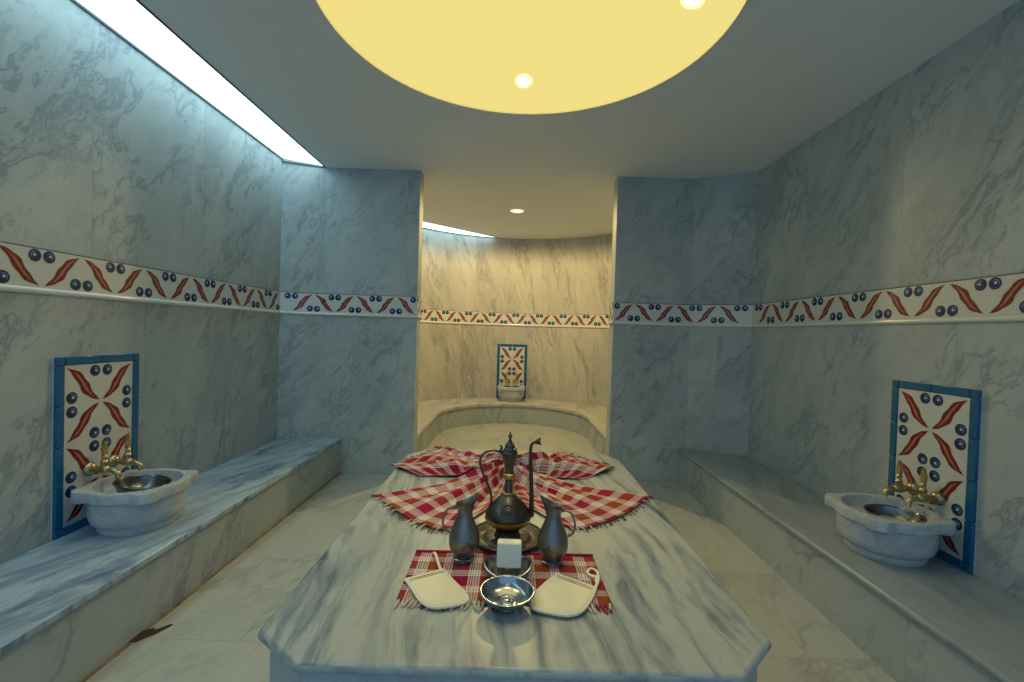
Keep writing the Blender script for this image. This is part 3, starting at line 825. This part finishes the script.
# ------------------------------------------------------------------ bathing mitts
def make_mitt(label, A, B, rest, loop, loc_c):
    t = thing('bath_mitt', label, 'bath mitt', (loc_c[0], loc_c[1], TABLE_Z+.0042), 0, 'cream bath mitts on the checked towel')
    L = lambda p: Vector((p[0]-loc_c[0], p[1]-loc_c[1], 0))
    a, b = L(A), L(B); curve = [L(p) for p in rest]
    curved = cat([b]+curve+[a], 7)
    cuff = [a.lerp(b, i/8) for i in range(1, 8)]
    ring = curved+cuff; n = len(ring)
    c = sum(ring, Vector())/n
    m = MB(); vs = []; fs = []
    for (sc, z) in ((.985, 0), (1.0, .0035), (.975, .0068), (.85, .0088), (.55, .0098), (.25, .0102)):
        vs += [(c.x+(p.x-c.x)*sc, c.y+(p.y-c.y)*sc, z) for p in ring]
    for i in range(5):
        for k in range(n):
            j = (k+1) % n; fs.append((i*n+k, (i+1)*n+k, (i+1)*n+j, i*n+j))
    fs.append([5*n+k for k in range(n)][::-1]); fs.append(list(range(n)))
    m.add(vs, fs); o = m.build('mitt_body', M['mitt'], t, angle=70)
    bm = bmesh.new(); bm.from_mesh(o.data); bmesh.ops.recalc_face_normals(bm, faces=bm.faces); bm.to_mesh(o.data); bm.free()
    m = MB(); tube(m, [(p.x, p.y, .0048) for p in curved], .0030, 8); tube(m, [(p.x, p.y, .0048) for p in [a]+cuff+[b]], .0027, 8); m.build('piping', M['piping'], t)
    m = MB()
    inw = (c-(a+b)/2).normalized()
    for q in (.012, .019):
        p0 = a.lerp(b, .05)+inw*q; p1 = a.lerp(b, .95)+inw*q
        tube(m, [(p0.lerp(p1, i/8).x, p0.lerp(p1, i/8).y, .0083+.0006*math.sin(PI*i/8)) for i in range(9)], .0011, 6)
    tag(m.build('cuff_stripes', M['stripe'], t), 'two thin dark stripes across the cuff')
    m = MB(); tube(m, cat([(L(p).x, L(p).y, z) for p, z in loop], 6), .0036, 8, flat=.45); m.build('hanging_loop', M['piping'], t)
    return t
make_mitt('cream bath mitt left of the silver bowl with straight loop', (-.236, 1.068), (-.154, 1.118), [(-.118, 1.062), (-.086, 1.015), (-.082, .988), (-.105, .972), (-.150, .962), (-.182, .982), (-.212, 1.030)],
          [((-.158, 1.112), .006), ((-.170, 1.145), .006), ((-.186, 1.195), .0055), ((-.192, 1.205), .0045)], (-.158, 1.04))
make_mitt('cream bath mitt right of the silver bowl with curled loop', (.129, 1.112), (.214, 1.055), [(.204, 1.030), (.190, 1.0), (.165, .962), (.135, .948), (.098, .954), (.066, .966), (.060, .985), (.066, 1.018), (.098, 1.072)],
          [((.212, 1.056), .006), ((.224, 1.085), .0065), ((.230, 1.128), .006), ((.216, 1.142), .0065), ((.205, 1.122), .006), ((.214, 1.108), .0055), ((.222, 1.098), .0085), ((.218, 1.078), .006)], (.14, 1.03))

# ------------------------------------------------------------------ big checked cloth gathered into a bow behind the ewer
bow = thing('checked_cloth', 'large red and white checked cloth gathered into a bow behind the ewer', 'cloth', (0, 1.86, TABLE_Z))
lobes = [  # edge points (outer fringe) from one corner to the other, pleats, crumple
    [(-.478, -.235), (-.372, -.365), (-.272, -.465), (-.165, -.500), (-.045, -.300)],
    [(.055, -.290), (.200, -.465), (.315, -.415), (.421, -.315), (.535, -.160)],
    [(.31, .02), (.455, .150), (.425, .260), (.330, .360), (.235, .425)],
    [(-.265, .430), (-.350, .385), (-.440, .270), (-.500, .115), (-.36, -.005)]]
m = MB()
NT_, NS_ = 56, 40
for li, E in enumerate(lobes):
    edge = cat([(x, y, 0) for x, y in E], 14)
    back = li >= 2
    vs = []; fs = []; us = []
    rr = random.Random(li*11+3)
    ph = [rr.uniform(0, 6.28) for _ in range(6)]
    grid = []
    for i in range(NT_+1):
        t_ = i/NT_
        f = t_*(len(edge)-1); k = min(int(f), len(edge)-2); e = edge[k].lerp(edge[k+1], f-k)
        row = []
        mid_dir = (edge[0]+edge[-1])/2
        for j in range(NS_+1):
            s_ = j/NS_
            # converge into a narrow gather, not to a point
            g0 = mid_dir.normalized()*.03+Vector((-mid_dir.y, mid_dir.x, 0)).normalized()*(.5-t_)*-.07*(1 if (E[0][0]*E[-1][1]-E[0][1]*E[-1][0]) > 0 else -1)
            p = g0.lerp(e, s_)
            # pleats
            amp = (.034*(1-s_)**1.2+.014*(1-s_)+.004)*(1.25 if back else .95)
            w = .5+.5*math.sin(2*PI*(3.6 if back else 3.0)*t_+ph[0]+.9*math.sin(3*s_+ph[1])*(1.0 if back else .4))
            w2 = .5+.5*math.sin(2*PI*7.0*t_+ph[2]+2.5*s_*(1 if back else .3))
            z = .003+amp*(w*.8+w2*.25)+.016*math.exp(-(s_/.16)**2)
            if back:
                z += .026*max(0, math.sin(8*s_+5*t_+ph[3]))*s_*(1-s_)*2.2+.012*abs(math.sin(13*s_-9*t_+ph[1]))*s_*(1-s_)*3+.020*max(0, math.sin(2*PI*t_*1.6+ph[4]))*(.35+.65*(1-s_))
            z += (.004*math.sin(9*t_+7*s_+ph[5])*s_+.009*(.5+.5*math.sin(21*t_+6*math.sin(7*s_+ph[2])))*(.5+.5*math.sin(15*s_+5*t_+ph[4]))) if back else .003*(.5+.5*math.sin(17*t_+4*s_+ph[5]))
            fe = min(1, min(t_, 1-t_)/.16); fe = fe*fe*(3-2*fe)
            if s_ > .25: z = .003+(z-.003)*(1-(1-fe)*.8*min(1, (s_-.25)/.25))
            z = max(z, .0022)
            row.append((p.x, p.y, z))
        grid.append(row)
    for i in range(NT_+1):
        for j in range(NS_+1): vs.append(grid[i][j])
    wfab = .44
    for i in range(NT_):
        for j in range(NS_):
            q = [i*(NS_+1)+j, i*(NS_+1)+j+1, (i+1)*(NS_+1)+j+1, (i+1)*(NS_+1)+j]
            fs.append(q)
            us.append([((a_/NT_)*wfab+li*.37, (b_/NS_)*.50+li*.21+.05) for a_, b_ in ((i, j), (i, j+1), (i+1, j+1), (i+1, j))])
    m.add(vs, fs, us)
    nfr = 26; fr = MB()
    for k in range(nfr):
        tf = (k+.5)/nfr*.78+(.22 if li in (1, 2) else 0)
        i = int(tf*NT_); p = Vector(grid[i][NS_]); d = (p-Vector(grid[i][NS_-3])); d.z = 0; d.normalize()
        ln = .014+.016*rr.random(); sd_ = Vector((-d.y, d.x, 0))*rr.uniform(-.007, .007)
        tube(fr, cat([tuple(p-d*.004), tuple(p+d*ln*.5+sd_*.4), (p.x+d.x*ln+sd_.x, p.y+d.y*ln+sd_.y, .0018)], 3), [.0018, .0022, .0012], 6, 0 if rr.random() < .62 else 1)
    fr.build('fringe', [M['fringe_dark'], M['fringe_pale']], bow)
# bunched knot of folds in the middle
for k in range(9):
    a = PI*2*k/9; r = .022
    tube(m, cat([(-.055+.004*k, -.035+.009*k, .012+.006*(k % 3)), (0, -.030+.0075*k, .034+.010*((k*5) % 3)), (.055-.003*k, -.038+.0095*k, .012+.005*((k+1) % 3))], 6), [.010, .016, .010], 10)
clo = m.build('cloth', M['plaid'], bow, angle=80)
q = clo.modifiers.new('thickness', 'SOLIDIFY'); q.thickness = .0016; q.offset = 0

# ------------------------------------------------------------------ world, camera
w = bpy.data.worlds.new('world'); scene.world = w; w.use_nodes = True
bg = w.node_tree.nodes['Background']; bg.inputs[0].default_value = (.36, .66, 1.0, 1); bg.inputs[1].default_value = WORLD_E

cam = bpy.data.cameras.new('camera'); cam.sensor_width = 36.0; cam.lens = 455.0/1024*36.0; cam.clip_start = .02
co = bpy.data.objects.new('camera', cam); COL.objects.link(co)
R = Matrix.Rotation(math.radians(89.0), 4, 'X') @ Matrix.Rotation(math.radians(1.7), 4, 'Z')
co.matrix_world = Matrix.Translation((0, 0, 1.03)) @ R
scene.camera = co
vs_ = scene.view_settings
vs_.view_transform = 'Standard'; vs_.look = 'None'; vs_.gamma = 1.0; vs_.use_curve_mapping = False; vs_.exposure = 0.0
scene.cycles.max_bounces = 10; scene.cycles.diffuse_bounces = 6
